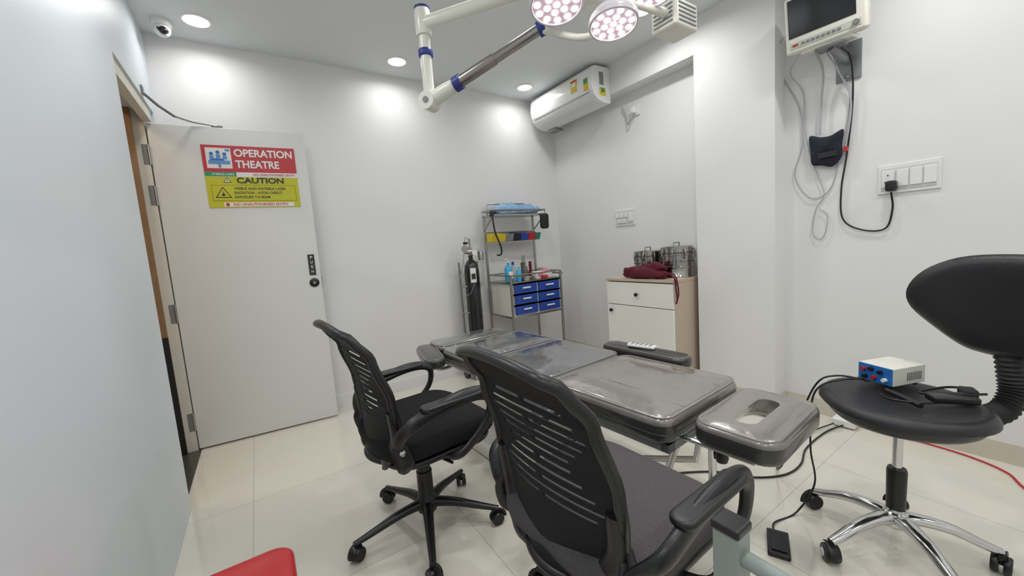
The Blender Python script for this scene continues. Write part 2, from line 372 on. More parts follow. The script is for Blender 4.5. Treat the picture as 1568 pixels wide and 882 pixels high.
for z in(-.08,.08): lathe('bolt',[(.007,0),(.007,.006),(0,.007)],STEEL,mb,(-.012,0,z),rot=(0,-math.pi/2,0),seg=8)
cb=empty('monitor_cables',(0,0,0))
X=2.845
tube('lead_1',[(2.69,1.0,2.26),(2.78,1.10,2.30),(X,1.146,2.19),(X,1.03,1.90),(X,1.01,1.68),(X,1.05,1.50),(X,.97,1.353),(X,.874,1.388),(X,.83,1.565),(X,.79,1.873),(2.80,.83,2.02),(2.72,.86,2.12)],.0035,CABW,cb,sm=8)
tube('lead_2',[(2.70,.98,2.15),(2.80,1.06,2.10),(X,1.01,1.98),(X,1.00,1.78),(X,.97,1.60),(X,.93,1.47),(X,.90,1.36),(X,.94,1.28),(X,.955,1.147),(X,.92,1.10),(X,.89,1.143),(X,.885,1.24),(X,.92,1.28)],.003,CABW,cb,sm=8)
tube('hose',[(2.70,.90,2.13),(2.80,.90,2.05),(2.83,.915,1.90),(2.83,.92,1.71)],.006,CABW,cb,sm=8)
tube('hose_2',[(2.72,.84,2.13),(2.81,.83,2.02),(2.83,.78,1.85),(2.83,.80,1.60)],.004,CABW,cb,sm=8)
tube('power_cord',[(2.74,.80,2.12),(2.81,.78,2.07),(X,.777,1.868),(X,.796,1.59),(X,.82,1.38),(X,.81,1.21),(X,.724,1.142),(X,.629,1.142),(X,.603,1.243),(2.82,.605,1.33)],.0045,BLK,cb,sm=8)
box('plug',(2.82,.605,1.362),(.045,.045,.055),BLK,cb,.012)
box('clip',(2.835,.80,1.60),(.02,.018,.03),RED,cb,.004)
cf=empty('blood_pressure_cuff',(2.825,.885,1.615))
ol=[(x,y) for x,y in[(-.075,.095),(-.02,.075),(.03,.078),(.085,.095),(.078,.0),(.07,-.07),(.02,-.085),(-.03,-.10),(-.072,-.05),(-.07,.02)]]
ol=[(p.x,p.y) for p in catm([(a,b,0) for a,b in ol],4,True)]
pillow('cuff_wrap',ol,.045,lambda x,y,h:V((h,x,y)),NAVYF,cf,lump=.02); box('velcro',(-.022,-.01,-.03),(.004,.09,.03),BLKM,cf)
# ---------------------------------------------------------------- cabinet
cab=empty('storage_cabinet',(0,0,0))
x0,x1,y0,y1,zt=2.47,2.845,1.66,2.29,.866
boxes('carcass',[((x0+.018,y0,.05),(x1,y0+.018,zt-.02)),((x0+.018,y1-.018,.05),(x1,y1,zt-.02)),((x0-.004,y0-.004,zt-.02),(x1,y1+.004,zt)),((x0+.03,y0+.018,.05),(x1,y1-.018,.07)),((x1-.012,y0,.05),(x1,y1,zt-.02)),((x0+.04,y0+.02,0),(x1,y1-.02,.05))],BEIGE,cab)
box('drawer_front',(x0+.009,(y0+y1)/2,.745),(.018,y1-y0-.004,.185),CREAM,cab,.002)
box('door_front',(x0+.009,(y0+y1)/2,.352),(.018,y1-y0-.004,.59),CREAM,cab,.002)
for y,z in((1.975,.745),(2.235,.60)):
    lathe('knob',[(.006,0),(.006,.012),(.014,.016),(.015,.024),(0,.028)],BLK,cab,(x0,y,z),rot=(0,-math.pi/2,0),seg=20)
def drum(x,y,r,h,nm):
    e=empty('sterilising_drum',(x,y,zt+.001))
    lathe('body',[(0,0),(r,0),(r,.01),(r-.003,.014),(r-.003,h*.30),(r+.002,h*.31),(r+.002,h*.36),(r-.003,h*.37),(r-.003,h*.70),(r+.004,h*.71),(r+.004,h*.76),(r,h*.77),(r,h*.97),(r-.008,h),(r*.7,h-.004),(0,h+.004)],DRUMS,e,seg=40)
    tube('lid_handle',[(-.035,0,h),(-.035,0,h+.028),(.035,0,h+.028),(.035,0,h)],.005,DRUMS,e)
    for a in(160,200,240,290,20):
        t=math.radians(a); c,s_=math.cos(t),math.sin(t)
        tube('clasp',[(r*c,r*s_,h*.6),((r+.014)*c,(r+.014)*s_,h*.66),((r+.014)*c,(r+.014)*s_,h*.85),(r*c,r*s_,h*.92)],.005,DRUMS,e)
    tube('lid_seam',[((r+.001)*math.cos(a/10),(r+.001)*math.sin(a/10),h*.80) for a in range(0,63)],.0025,BLKM,e,closed=True,seg=6)
    for a in range(24):
        t=math.radians(a*15); lathe('vent_hole',[(0,0),(.005,0),(.005,.002),(0,.002)],BLKM,e,((r-.003)*math.cos(t),(r-.003)*math.sin(t),h*.52),rot=(0,math.pi/2,t),seg=10)
drum(2.722,1.790,.118,.235,0); drum(2.725,2.055,.114,.21,0)
mc=empty('maroon_cloth_bag',(2.535,1.95,zt))
def cl(a,b,h,off): 
    o=[]
    for k in range(28):
        t=2*math.pi*k/28; q=1+.15*noise.noise(V((math.cos(t)*1.7,math.sin(t)*1.7,off))); o.append((a*q*math.cos(t),b*q*math.sin(t)))
    return o
def pm(ox,oy,oz): return lambda x,y,h:V((x+ox,y+oy,oz+max(h,-.025)*1.0+.034+.014*noise.noise(V((x*22,y*22,h*20)))))
pillow('bundle',cl(.060,.21,0,1),.10,pm(0,0,0),MAR,mc,lump=.04,K=14)
pillow('fold_top',cl(.045,.11,0,5),.07,pm(.005,-.09,.045),MAR,mc,lump=.045,K=12)
pillow('fold_side',cl(.045,.08,0,9),.05,pm(-.01,.11,.025),MAR,mc,lump=.03,K=12)
tube('drawstring',[(-.03,-.2,.05),(-.05,-.27,.035),(-.06,-.305,-.0),(-.06,-.31,-.06),(-.055,-.315,-.13),(-.055,-.305,-.17)],.006,MAR,mc,sm=6)
tube('drawstring_2',[(-.0,-.22,.05),(-.03,-.285,.03),(-.035,-.305,-.02),(-.03,-.31,-.10),(-.05,-.31,-.15)],.005,MAR,mc,sm=6)
# ---------------------------------------------------------------- instrument trolley
t=empty('instrument_trolley',(0,0,0))
X0,X1,Y0,Y1=1.87,2.45,2.86,3.25
for x in(X0,X1):
    for y in(Y0,Y1):
        cyl('post',(x,y,.07),(x,y,.93 if y==Y0 else 1.50),.0125,STEEL,t)
        lathe('caster',[(0,-.012),(.034,-.012),(.036,0),(.034,.012),(0,.012)],BLK,t,(x,y,.036),rot=(math.pi/2,0,0)); cyl('caster_stem',(x,y,.03),(x,y,.08),.009,STEEL,t)
boxes('shelves',[((X0,Y0,.20),(X1,Y1,.215)),((X0,Y0,.855),(X1,Y1,.87)),((X0,Y0,.54),(X1,Y1,.555))],STEEL,t)
boxes('drawer_housing',[((X0+.015,Y0+.01,.555),(X1-.015,Y1-.01,.855))],IVORY,t)
for i in range(2):
    for j in range(3):
        xc=X0+.155+i*.27; zc=.61+j*.097
        box('drawer_%d_%d'%(i+1,j+1),(xc,Y0-.002,zc),(.245,.022,.078),BLUE,t,.003)
        box('handle',(xc,Y0-.02,zc+.008),(.09,.014,.014),WHITE,t,.004)
        boxes('divider',[((X0+.02,Y0-.006,zc+.042),(X1-.02,Y0+.005,zc+.054))],CHR,t)
tube('top_rail',[(X0,Y0,.93),(X1,Y0,.93),(X1,Y1,.93),(X0,Y1,.93)],.007,STEEL,t,closed=True,seg=8)
tube('push_handle',[(X1,Y0+.03,.90),(X1+.05,Y0+.03,.90),(X1+.05,Y1-.03,.90),(X1,Y1-.03,.90)],.008,STEEL,t)
YS=3.05
boxes('top_shelf',[((X0-.01,YS,1.482),(X1+.01,Y1+.015,1.498))],STEEL,t)
tube('shelf_rail',[(X0-.01,YS,1.535),(X1+.01,YS,1.535),(X1+.01,Y1+.01,1.535),(X0-.01,Y1+.01,1.535)],.007,STEEL,t,closed=True,seg=8)
tube('overhead_bar',[(X0+.04,Y1,1.50),(X0+.04,Y1,1.60),(X0+.07,Y1,1.615),(X1-.10,Y1,1.615),(X1-.07,Y1,1.60),(X1-.07,Y1,1.50)],.008,STEEL,t)
for x in(X0-.01,X1+.01): cyl('shelf_stay',(x,YS,1.49),(x,YS,1.535),.006,STEEL,t); tube('shelf_brace',[(x,Y1,1.35),(x,YS+.02,1.485)],.006,STEEL,t)
cols=[YEL,GREY,BLKM,BLUE,RED,GRN]
cyl('bin_rail',(X0,Y1-.02,1.335),(X1,Y1-.02,1.335),.008,STEEL,t)
xa=X0-.01
for i,m in enumerate(cols):
    wb=(.155,.085,.085,.085,.085,.06)[i]
    extr('bin_%d'%(i+1),[(3.215,1.245),(3.215,1.33),(3.205,1.33),(3.12,1.305),(3.095,1.315),(3.12,1.245)],'x',xa,xa+wb,m,t,.004); xa+=wb+.003
ol=rrect(.54,.17,.05)
pillow('packets',ol,.10,lambda x,y,h:V((2.16+x,3.14+y,1.535+max(h,-.03)+.03*noise.noise(V((x*18,y*18,1)))+.012*noise.noise(V((x*50,y*50,4))))),BLPK,t,lump=.03,K=16)
pillow('hanging_bag',rrect(.10,.15,.02),.05,lambda x,y,h:V((2.43+x,YS-.02+h,1.42+y)),BLKM,t,lump=.01)
tube('black_hose',[(1.85,3.07,1.53),(1.84,3.04,1.46),(1.85,3.03,1.33),(1.90,3.03,1.20),(1.91,3.05,1.13),(1.87,3.06,1.12)],.008,BLK,t,sm=6)
box('side_clamp',(1.845,3.06,1.50),(.035,.04,.05),BLK,t,.008)
lathe('sanitiser_bottle',[(0,0),(.036,0),(.037,.01),(.037,.12),(.024,.145),(.012,.15),(.012,.175),(0,.175)],SANI,t,(1.925,2.97,.871)); tube('pump',[(1.925,2.97,1.045),(1.925,2.97,1.075),(1.89,2.95,1.08)],.006,WHITE,t)
box('bottle_label',(1.925,2.934,.935),(.045,.004,.06),WHS,t)
lathe('clear_bottle',[(0,0),(.028,0),(.028,.11),(.012,.13),(.012,.15),(0,.15)],CLEAR,t,(2.01,3.02,.871))
lathe('spray_cap',[(0,0),(.013,0),(.012,.03),(0,.03)],BLUE,t,(2.01,3.02,1.02))
lathe('blue_bottle',[(0,0),(.024,0),(.024,.09),(.010,.11),(.010,.13),(0,.13)],SANI,t,(1.99,2.90,.871))
lathe('forceps_jar',[(0,0),(.026,0),(.026,.16),(.028,.162),(.024,.162),(.024,.02),(0,.02)],STEEL,t,(2.13,3.02,.871),cap=False)
for k in range(3): tube('forceps',[(2.12+.01*k,3.02,.95),(2.11+.018*k,3.01,1.10)],.004,STEEL,t,seg=6)
lathe('second_jar',[(0,0),(.022,0),(.022,.12),(0,.122)],DRUMS,t,(2.18,3.06,.871))
lathe('kidney_tray',[(0,0),(.07,0),(.085,.03),(.082,.03),(.068,.004),(0,.004)],STEEL,t,(2.09,2.94,.871),cap=False)
MG=mat('maroon_glass',(.15,.01,.02),.15)
lathe('maroon_bottle',[(0,0),(.038,0),(.04,.03),(.022,.06),(.012,.07),(.016,.12),(.014,.16),(0,.165)],MG,t,(2.27,3.10,.871))
box('glove_box',(2.25,2.95,.905),(.10,.07,.068),WHS,t,.003); box('glove_box_label',(2.25,2.913,.91),(.06,.003,.04),PINK,t)
box('swab_box',(2.36,2.98,.90),(.09,.10,.058),WHS,t,.003); box('swab_pink',(2.36,2.99,.94),(.07,.08,.02),PINK,t,.004); box('tissue',(2.42,3.10,.915),(.05,.10,.088),mat('tissue',(.62,.45,.40),.6),t,.006)
box('gauze_pack',(2.28,2.90,.885),(.06,.05,.028),REDS,t,.004)
# oxygen cylinder
ox=empty('oxygen_cylinder_trolley',(1.635,3.14,0))
lathe('cylinder',[(0,.09),(.05,.09),(.066,.11),(.068,.13),(.068,1.0),(.06,1.05),(.035,1.09),(.02,1.10),(.02,1.14),(0,1.14)],DGL,ox,seg=36)
box('label',(-.022,-.067,.96),(.055,.006,.13),WHS,ox); box('label_text',(-.022,-.071,.95),(.04,.003,.05),BLKS,ox)
lathe('valve',[(0,0),(.018,0),(.02,.03),(.014,.08),(0,.08)],STEEL,ox,(0,0,1.13)); cyl('regulator',(-.06,-.02,1.17),(.07,-.02,1.17),.018,STEEL,ox)
lathe('gauge',[(0,0),(.030,0),(.032,.01),(.030,.018),(0,.019)],STEEL,ox,(-.07,-.03,1.20),rot=(math.pi/2,0,0)); lathe('gauge_2',[(0,0),(.026,0),(.026,.014),(0,.015)],WHITE,ox,(.02,-.04,1.16),rot=(math.pi/2,0,0)); lathe('knob',[(0,0),(.022,0),(.022,.02),(0,.02)],BLK,ox,(-.05,-.02,1.24))
lathe('humidifier',[(0,0),(.025,0),(.027,.05),(.02,.08),(0,.085)],STEEL,ox,(.09,-.03,1.09)); cyl('spindle',(0,0,1.2),(0,0,1.29),.008,STEEL,ox)
tube('thin_cord',[(.0,.0,1.26),(-.03,.02,1.30),(-.08,-.02,1.12),(-.14,-.02,.90),(-.12,-.02,.79),(-.06,-.06,.80),(-.02,-.08,.90)],.003,GREY,ox,sm=6)
for x in(-.095,.095): tube('frame',[(x,-.06,.03),(x,.0,.06),(x,.05,.3),(x,.06,1.08)],.010,STEEL,ox,sm=4)
for z in(.35,.62,.86): tube('hoop',[(.095*math.cos(a/8*math.pi),-.085*math.sin(a/8*math.pi)+.05,z) for a in range(0,9)],.007,STEEL,ox)
box('foot_plate',(0,0,.075),(.19,.16,.012),STEEL,ox)
for x in(-.11,.11): lathe('wheel',[(0,-.012),(.045,-.012),(.047,0),(.045,.012),(0,.012)],BLK,ox,(x,.05,.047),rot=(0,math.pi/2,0))
box('front_foot',(0,-.07,.035),(.18,.02,.07),STEEL,ox)
# ---------------------------------------------------------------- treatment couch
bed=empty('treatment_couch',(1.285,1.03,0),math.radians(3.6))
ZT=.60
def cushion(nm,xc,yc,w,dd,r=.06,th=.10,puff=.012,zt=ZT,m=LEA):
    o=slab(nm,w,dd,r,zt-th,zt,.030,m,bed,puff=puff,loc=(xc,yc,0))
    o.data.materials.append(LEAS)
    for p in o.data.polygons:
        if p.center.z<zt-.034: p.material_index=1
    o=rrect(w-.022,dd-.022,r-.01,6); tube(nm+'_piping',[(xc+a,yc+b,zt-.006) for a,b in o],.0035,SEAM,bed,closed=True,seg=6)
    o=rrect(w+.001,dd+.001,r,6); tube(nm+'_seam',[(xc+a,yc+b,zt-.06) for a,b in o],.0018,LEAS,bed,closed=True,seg=6)
cushion('leg_section',0,.0,.55,.57,puff=.02)
for x in(-.13,.13): tube('stitch_line',[(x,-.262,ZT-.001),(x,-.15,ZT+.014),(x,0,ZT+.0175),(x,.15,ZT+.014),(x,.262,ZT-.001)],.003,SEAM,bed,seg=6)
cushion('seat_section',-.01,.545,.60,.49,m=LEA2,puff=.016)
cushion('back_section',-.02,1.0,.62,.40,m=LEA2,puff=.018)
cushion('head_section',-.03,1.34,.56,.24,r=.08,th=.08,m=LEA2)
for x in(-.12,.12): tube('stitch_line',[(x,.82,ZT),(x,1.0,ZT+.0145),(x,1.18,ZT)],.002,SEAM,bed,seg=6)
def arm(nm,xc,yc,dd,zt,rz=0,m=LEAS):
    slab(nm,.125,dd,.055,zt-.06,zt,.02,m,bed,puff=.006,loc=(xc,yc,0),rz=rz)
    tube(nm+'_piping',[(V((a,b,zt-.003))).xyz@Matrix.Rotation(-rz,3,'Z')+V((xc,yc,0)) for a,b in rrect(.107,dd-.02,.048,6)],.003,SEAM,bed,closed=True,seg=6)
    tube(nm+'_bracket',[(xc,yc,zt-.05),(xc,yc,zt-.10),(xc*.75,yc,zt-.13),(xc*.4,yc,.49)],.012,CHR,bed,sm=4)
arm('armrest_right',.385,.24,.50,ZT+.005); arm('armrest_left',-.385,1.22,.42,ZT-.01,math.radians(-16),LEAS)
def ringpad(nm,xc,yc,w,dd,hw,hd,zt,th):
    N=7; O=rrect(w,dd,.06,N); I=rrect(hw,hd,hd/2-.001,N); vs=[];fs=[];n=len(O); sec=[]
    er=.022
    for k in range(5):
        a=math.pi/2*k/4; sec.append(('o',er*(1-math.sin(a)),zt-th+er*(1-math.cos(a))))
    for k in range(5):
        a=math.pi/2*k/4; sec.append(('o',er*(1-math.cos(a)),zt-er+er*math.sin(a)))
    sec.append(('m',.5,zt+.008))
    for k in range(5):
        a=math.pi/2*k/4; sec.append(('i',.014*(1-math.sin(a)),zt-.014+.014*math.cos(a)))
    for k in range(3): sec.append(('i',-.012*(k+1),zt-er-(th-er)*(k+1)/3))
    for ty,ins,z in sec:
        if ty=='o': q=rrect(w-2*ins,dd-2*ins,.06-ins*.8,N)
        elif ty=='i': q=rrect(hw-2*ins,hd-2*ins,hd/2-ins-.001,N)
        else: q=[((a[0]+b[0])/2,(a[1]+b[1])/2) for a,b in zip(O,I)]
        vs+=[(xc+a,yc+b,z) for a,b in q]
    R=len(sec)
    for i in range(R):
        j=(i+1)%R
        for k in range(n): fs.append((i*n+k,i*n+(k+1)%n,j*n+(k+1)%n,j*n+k))
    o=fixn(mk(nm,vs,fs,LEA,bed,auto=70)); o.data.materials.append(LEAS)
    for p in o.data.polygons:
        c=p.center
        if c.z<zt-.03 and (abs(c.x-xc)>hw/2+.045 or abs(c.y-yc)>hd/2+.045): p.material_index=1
    tube(nm+'_piping',[(xc+a,yc+b,zt-.004) for a,b in rrect(w-.022,dd-.022,.05,6)],.0035,SEAM,bed,closed=True,seg=6)
    tube(nm+'_hole_trim',[(xc+a,yc+b,zt-.001) for a,b in rrect(hw+.01,hd+.01,hd/2+.004,8)],.003,SEAM,bed,closed=True,seg=6)
ringpad('face_section',-.008,-.448,.41,.25,.26,.095,ZT,.08)
IV=mat('couch_frame',(.66,.66,.62),.35)
boxes('under_frame',[((-.24,-.27,.47),(-.20,1.18,.50)),((.20,-.27,.47),(.24,1.18,.50)),((-.24,-.27,.47),(.24,-.24,.50)),((-.24,.28,.47),(.24,.31,.50)),((-.24,.80,.47),(.24,.83,.50)),((-.24,1.15,.47),(.24,1.18,.50)),((-.20,1.18,.48),(.20,1.40,.52))],GREY,bed)
box('lift_column',(-.02,.62,.27),(.28,.34,.42),IV,bed,.02); box('pedestal_base',(-.02,.62,.045),(.52,.90,.09),IV,bed,.03)
box('column_cover',(-.02,.62,.44),(.36,.44,.07),GREY,bed,.015)
for x in(-.172,.172): cyl('face_rod',(x,-.5,.510),(x,-.2,.510),.009,CHR,bed)
lathe('face_lock_knob',[(0,0),(.016,0),(.02,.02),(.016,.035),(0,.036)],BLK,bed,(-.155,-.40,.50),rot=(math.pi,0,0)); cyl('face_post',(-.155,-.37,.38),(-.155,-.37,.50),.012,CHR,bed)
tube('leg_strut',[(.05,-.24,.48),(.06,-.20,.30),(.02,.30,.12)],.014,CHR,bed)
tube('leg_strut_2',[(-.12,-.24,.48),(-.12,-.18,.30),(-.06,.30,.12)],.014,CHR,bed)
rc=empty('couch_remote_control',(1.645,1.30,ZT+.012),math.radians(12))
box('body',(0,0,.008),(.045,.15,.016),WHITE,rc,.006); 
for k in range(5):
    for q in(-.010,.010): box('key',(q,-.05+k*.025,.0165),(.012,.014,.003),GREY,rc,.001)
# ---------------------------------------------------------------- office chairs
def caster(par,x,y,a,m=BLK,wr=.027):
    for s_ in(-.014,.014):
        lathe('caster_wheel',[(0,-.009),(wr-.003,-.009),(wr,-.005),(wr,.005),(wr-.003,.009),(0,.009)],m,par,(x-math.sin(a)*s_,y+math.cos(a)*s_,wr),rot=(math.pi/2,0,a),seg=20)
    cyl('caster_stem',(x,y,wr),(x,y,.075),.008,m,par,seg=10)
    tube('caster_hood',[V((x,y,wr))+V((math.cos(a),math.sin(a),0))*(wr+.004)*math.cos(q)+V((0,0,1))*(wr+.004)*math.sin(q) for q in[math.radians(k) for k in range(-10,150,20)]],.012,m,par,flat=(1.4,.35),up=None,seg=10)
def office_chair(loc,rz,seatm,angs,ay=.268,ad=0):
    e=empty('office_chair',(loc[0],loc[1],0),rz)
    for a in angs:
        a=math.radians(a)-rz; c,s_=math.cos(a),math.sin(a)
        tube('base_leg',[(.02*c,.02*s_,.115),(.12*c,.12*s_,.108),(.24*c,.24*s_,.082),(.31*c,.31*s_,.068)],[.030,.024,.018,.014],BLK,e,sm=4,up=(0,0,1),flat=(.85,.75))
        caster(e,.30*c,.30*s_,a+.6)
    lathe('hub',[(0,.075),(.04,.08),(.045,.10),(.042,.14),(.033,.15),(.033,.26),(.028,.262),(.028,.38),(0,.38)],BLK,e)
    box('tilt_mechanism',(-.02,0,.395),(.22,.13,.05),BLK,e,.012)
    tube('height_lever',[(0,-.05,.395),(.0,-.18,.39),(.02,-.24,.385)],.006,BLK,e)
    slab('seat_pan',.45,.46,.12,.405,.43,.01,BLK,e,loc=(.03,0,0))
    slab('seat_cushion',.49,.49,.13,.425,.505,.035,seatm,e,puff=.015,loc=(.03,0,0),dish=lambda x,y:-.02*max(0,(x-.12)/.12)**2+.012*(abs(y)/.24)**2)
    def K(tab,v):
        for (a,b),(c,d_) in zip(tab,tab[1:]):
            if v<=c:
                t_=(v-a)/(c-a); t_=t_*t_*(3-2*t_); return b*(1-t_)+d_*t_
        return tab[-1][1]
    def L_(tab,v):
        for (a,b),(c,d_) in zip(tab,tab[1:]):
            if v<=c: t_=(v-a)/(c-a); return b*(1-t_)+d_*t_
        return tab[-1][1]
    xw=[(0,-.215),(.25,-.205),(.5,-.215),(.8,-.25),(.95,-.295),(1,-.33)]
    ww=[(0,.13),(.06,.165),(.12,.182),(.25,.202),(.4,.212),(.55,.212),(.7,.205),(.85,.193),(.94,.18),(.98,.168),(1,.150)]
    def B(u,v,off=0):
        w=L_(ww,v); return V((K(xw,v)+.055*u*u*(1-.7*v)+off, w*u, .415+.548*v-.02*u*u*v))
    nu,nv=48,110; vs=[];fs=[]
    for j in range(nv+1):
        for i in range(nu+1): vs.append(B(-1+2*i/nu,j/nv))
    slots=[36+k*5 for k in range(11)]
    for j in range(nv):
        for i in range(nu):
            u=-1+2*(i+.5)/nu; cut=False
            for k,j0 in enumerate(slots):
                if j0<=j<j0+2:
                    lim=.66+.16*math.sin(k*.9+.6)
                    if abs(u)<lim and not (abs(u)<.03 and k%2==0): cut=True
            if not cut: fs.append((j*(nu+1)+i,j*(nu+1)+i+1,(j+1)*(nu+1)+i+1,(j+1)*(nu+1)+i))
    o=mk('back_mesh_shell',vs,fs,MESHF,e,auto=80); sm=o.modifiers.new('s','SOLIDIFY'); sm.thickness=.005; sm.offset=0
    path=[B(-1,v/30) for v in range(0,31)]+[B(-1+2*i/16,1) for i in range(1,16)]+[B(1,1-v/30) for v in range(0,31)]+[B(1-2*i/10,0) for i in range(1,10)]
    tube('back_frame',path,.0125,BLK,e,closed=True,seg=10,up=(1,0,.2),flat=(1,1.25))
    for s_ in(-1,1):
        tube('lumbar_rib',[B(s_*.93,.42,-.008),B(s_*.97,.2,-.012),B(s_*.85,.03,-.02),V((-.19,s_*.10,.40))],[.014,.026,.022,.014],BLK,e,sm=5,up=(1,0,0),flat=(1.2,.6))
        tube('back_bracket',[V((-.19,s_*.10,.40)),V((-.12,s_*.05,.385)),V((-.02,s_*.03,.385))],.018,BLK,e,sm=4,flat=(1,.7))
        tube('side_wing',[B(s_*1.02,.26),V((-.17,s_*.225,.50)),V((-.155,s_*.232,.44)),V((-.14,s_*.20,.405))],[.016,.030,.030,.014],BLK,e,sm=5,up=(0,1,0),flat=(1.15,.5))
        y=s_*ay
        P=[(-.165,s_*.222,.48),(-.178,s_*.24,.54),(-.145,y,.592),(-.03,y,.622),(.08,y,.638),(.165,y,.628),(.198,y,.59),(.18,y,.52),(.10,y,.45),(.03,y*.97,.415),(.0,s_*.15,.40),(0,s_*.08,.40)]
        P=[(a,b,c-(ad if c>.5 else 0)) for a,b,c in P]
        tube('armrest',P,[.018,.022,.025,.028,.029,.028,.024,.021,.019,.018,.016,.014],BLK,e,sm=6,seg=14,flat=(1.0,.62),up=None)
        slab('arm_pad',.26,.058,.027,.632-ad,.652-ad,.009,BLK,e,loc=(.03,y,-.003))
        lathe('arm_bolt',[(0,0),(.012,0),(.010,.005),(0,.006)],CHR,e,(-.17,s_*.246,.50),rot=(-s_*math.pi/2,0,0),seg=12)
    return e
office_chair((.50,1.56),math.radians(4.4),FAB,(180,108,36,-36,-108))
office_chair((.715,.715),math.radians(2.0),FABG,(165,93,21,-51,-123),.285,.015)
# ---------------------------------------------------------------- saddle stool
st=empty('saddle_stool',(1.81,.35,0))
for a in(154,82,10,-62,-134):
    a=math.radians(a); c,s_=math.cos(a),math.sin(a)
    tube('base_leg',[(.0,.0,.12),(.06*c,.06*s_,.128),(.14*c,.14*s_,.118),(.22*c,.22*s_,.086),(.262*c,.262*s_,.072)],[.030,.028,.024,.020,.016],CHR,st,sm=5,up=(0,0,1),flat=(.9,.7))
    caster(st,.262*c,.262*s_,a+1.1,BLK,.03)
    lathe('caster_cap',[(0,0),(.014,0),(.013,.004),(0,.004)],WHITE,st,(.262*c-math.sin(a+1.1)*-.024,.262*s_+math.cos(a+1.1)*-.024,.03),rot=(math.pi/2,0,a+1.1),seg=16)
lathe('hub',[(0,.09),(.03,.09),(.036,.11),(.034,.145),(.028,.15),(.028,.16)],CHR,st)
lathe('gas_sleeve',[(.026,.15),(.028,.30),(.025,.31),(0,.31)],BLK,st); cyl('gas_rod',(0,0,.30),(0,0,.49),.014,CHR,st)
box('seat_mount',(0,0,.489),(.17,.14,.012),BLK,st,.003); tube('lever',[(.02,-.02,.48),(.10,-.12,.475),(.14,-.15,.47)],.006,BLK,st); tube('lever_grip',[(.10,-.12,.472),(.16,-.18,.465)],.014,BLK,st,flat=(1.2,.6))
slab('seat',.45,.43,.20,.495,.570,.034,LEAB,st,puff=0,rz=math.radians(35),dish=lambda x,y:-.022*(1-min(1,(x*x+y*y)/.045))+.006,n=10,bot=.92)
ol=[(0,.185),(.10,.175),(.18,.13),(.222,.06),(.215,-.01),(.16,-.085),(.10,-.145),(.05,-.165),(0,-.17),(-.05,-.165),(-.10,-.145),(-.16,-.085),(-.215,-.01),(-.222,.06),(-.18,.13),(-.10,.175)]
ol=[(p.x,p.y) for p in catm([(a,b,0) for a,b in ol],4,True)]
tv=V((.20,.98,0)).normalized(); nv_=V((-.98,.20,0)).normalized(); ctr=V((2.055-1.81,.155-.35,.865))
pillow('backrest',ol,.065,lambda x,y,h:ctr+tv*x+V((0,0,1))*y+nv_*(h+1.1*x*x+.15*y),LEAB,st,K=12,pw=6)
pb=[V((.10,-.10,.50)),V((.17,-.16,.50)),V((.245,-.205,.515)),V((.285,-.22,.57)),V((.29,-.215,.64)),V((.28,-.205,.73))]
pb=catm(pb,10); rad=[.030 if k%2 else .037 for k in range(len(pb))]
tube('bellows_post',pb,rad,BLKM,st,seg=18)
# electrosurgical unit on the stool
eu=empty('electrosurgical_unit',(1.935,.405,.583),math.radians(-22))
box('case',(.01,0,.038),(.15,.115,.066),IVORY,eu,.003); box('front_panel',(-.067,0,.038),(.005,.112,.064),TEALB,eu,.002)
for k,(y,z,m) in enumerate(((.035,.05,RED),(.01,.055,BLK),(-.02,.05,BLK),(.03,.022,BLK),(0,.025,RED),(-.035,.025,WHITE))):
    lathe('control_%d'%(k+1),[(0,.012),(.007,.012),(.008,0)],m,eu,(-.069,y,z),rot=(0,-math.pi/2,0),seg=14)
for k in range(8): box('vent',(.0+k*.009,-.058,.035),(.004,.002,.03),GREY,eu)
for a in(-.05,.06):
    for b in(-.04,.04): cyl('foot',(a,b,-.006),(a,b,.006),.008,BLK,eu,seg=12)
fp=empty('coiled_handpiece_cable',(0,0,0))
box('cable_connector',(1.86,.235,.586),(.12,.05,.022),BLK,fp,.006,rot=(0,0,-.9)); box('cable_clip',(1.93,.21,.595),(.05,.04,.03),BLKM,fp,.008,rot=(0,0,.4))
lp=[(1.80,.40,.575),(1.76,.36,.575),(1.79,.29,.575),(1.84,.25,.58),(1.88,.27,.59),(1.90,.21,.60),(1.95,.20,.60),(1.96,.25,.595),(1.91,.29,.59),(1.86,.31,.585),(1.87,.24,.595),(1.93,.17,.60)]
tube('cable_loop',lp,.004,BLK,fp,sm=8)
tube('handpiece',[(1.84,.39,.578),(1.79,.32,.573),(1.76,.29,.573)],.009,BLK,fp)
tube('hanging_cable',[(1.855,.455,.60),(1.80,.50,.60),(1.75,.555,.575),(1.735,.58,.50),(1.76,.59,.30),(1.79,.585,.14),(1.74,.63,.012),(1.62,.66,.008),(1.56,.64,.012)],.0035,BLK,fp,sm=8)
tube('hanging_cable_2',[(1.858,.44,.595),(1.83,.53,.60),(1.79,.585,.56),(1.82,.66,.35),(1.92,.75,.10),(2.05,.82,.008),(2.5,.85,.008),(2.72,.80,.02)],.0035,BLK,fp,sm=8)
fs_=empty('foot_switch_pedal',(1.50,.60,0),math.radians(25))
extr('wedge',[(-.06,0),(.06,0),(.06,.03),(-.06,.016)],'y',-.035,.035,BLK,fs_,.004); box('tread',(0,0,.026),(.09,.05,.004),BLKM,fs_,.001,rot=(0,-.11,0))
fc=empty('floor_power_cables',(0,0,0))
tube('red_cable',[(2.80,.82,.006),(2.83,.73,.006),(2.80,.60,.006),(2.82,.485,.006),(2.80,.30,.006),(2.73,.17,.006),(2.60,.10,.006),(2.40,-.1,.006)],.004,CABR,fc,sm=8)
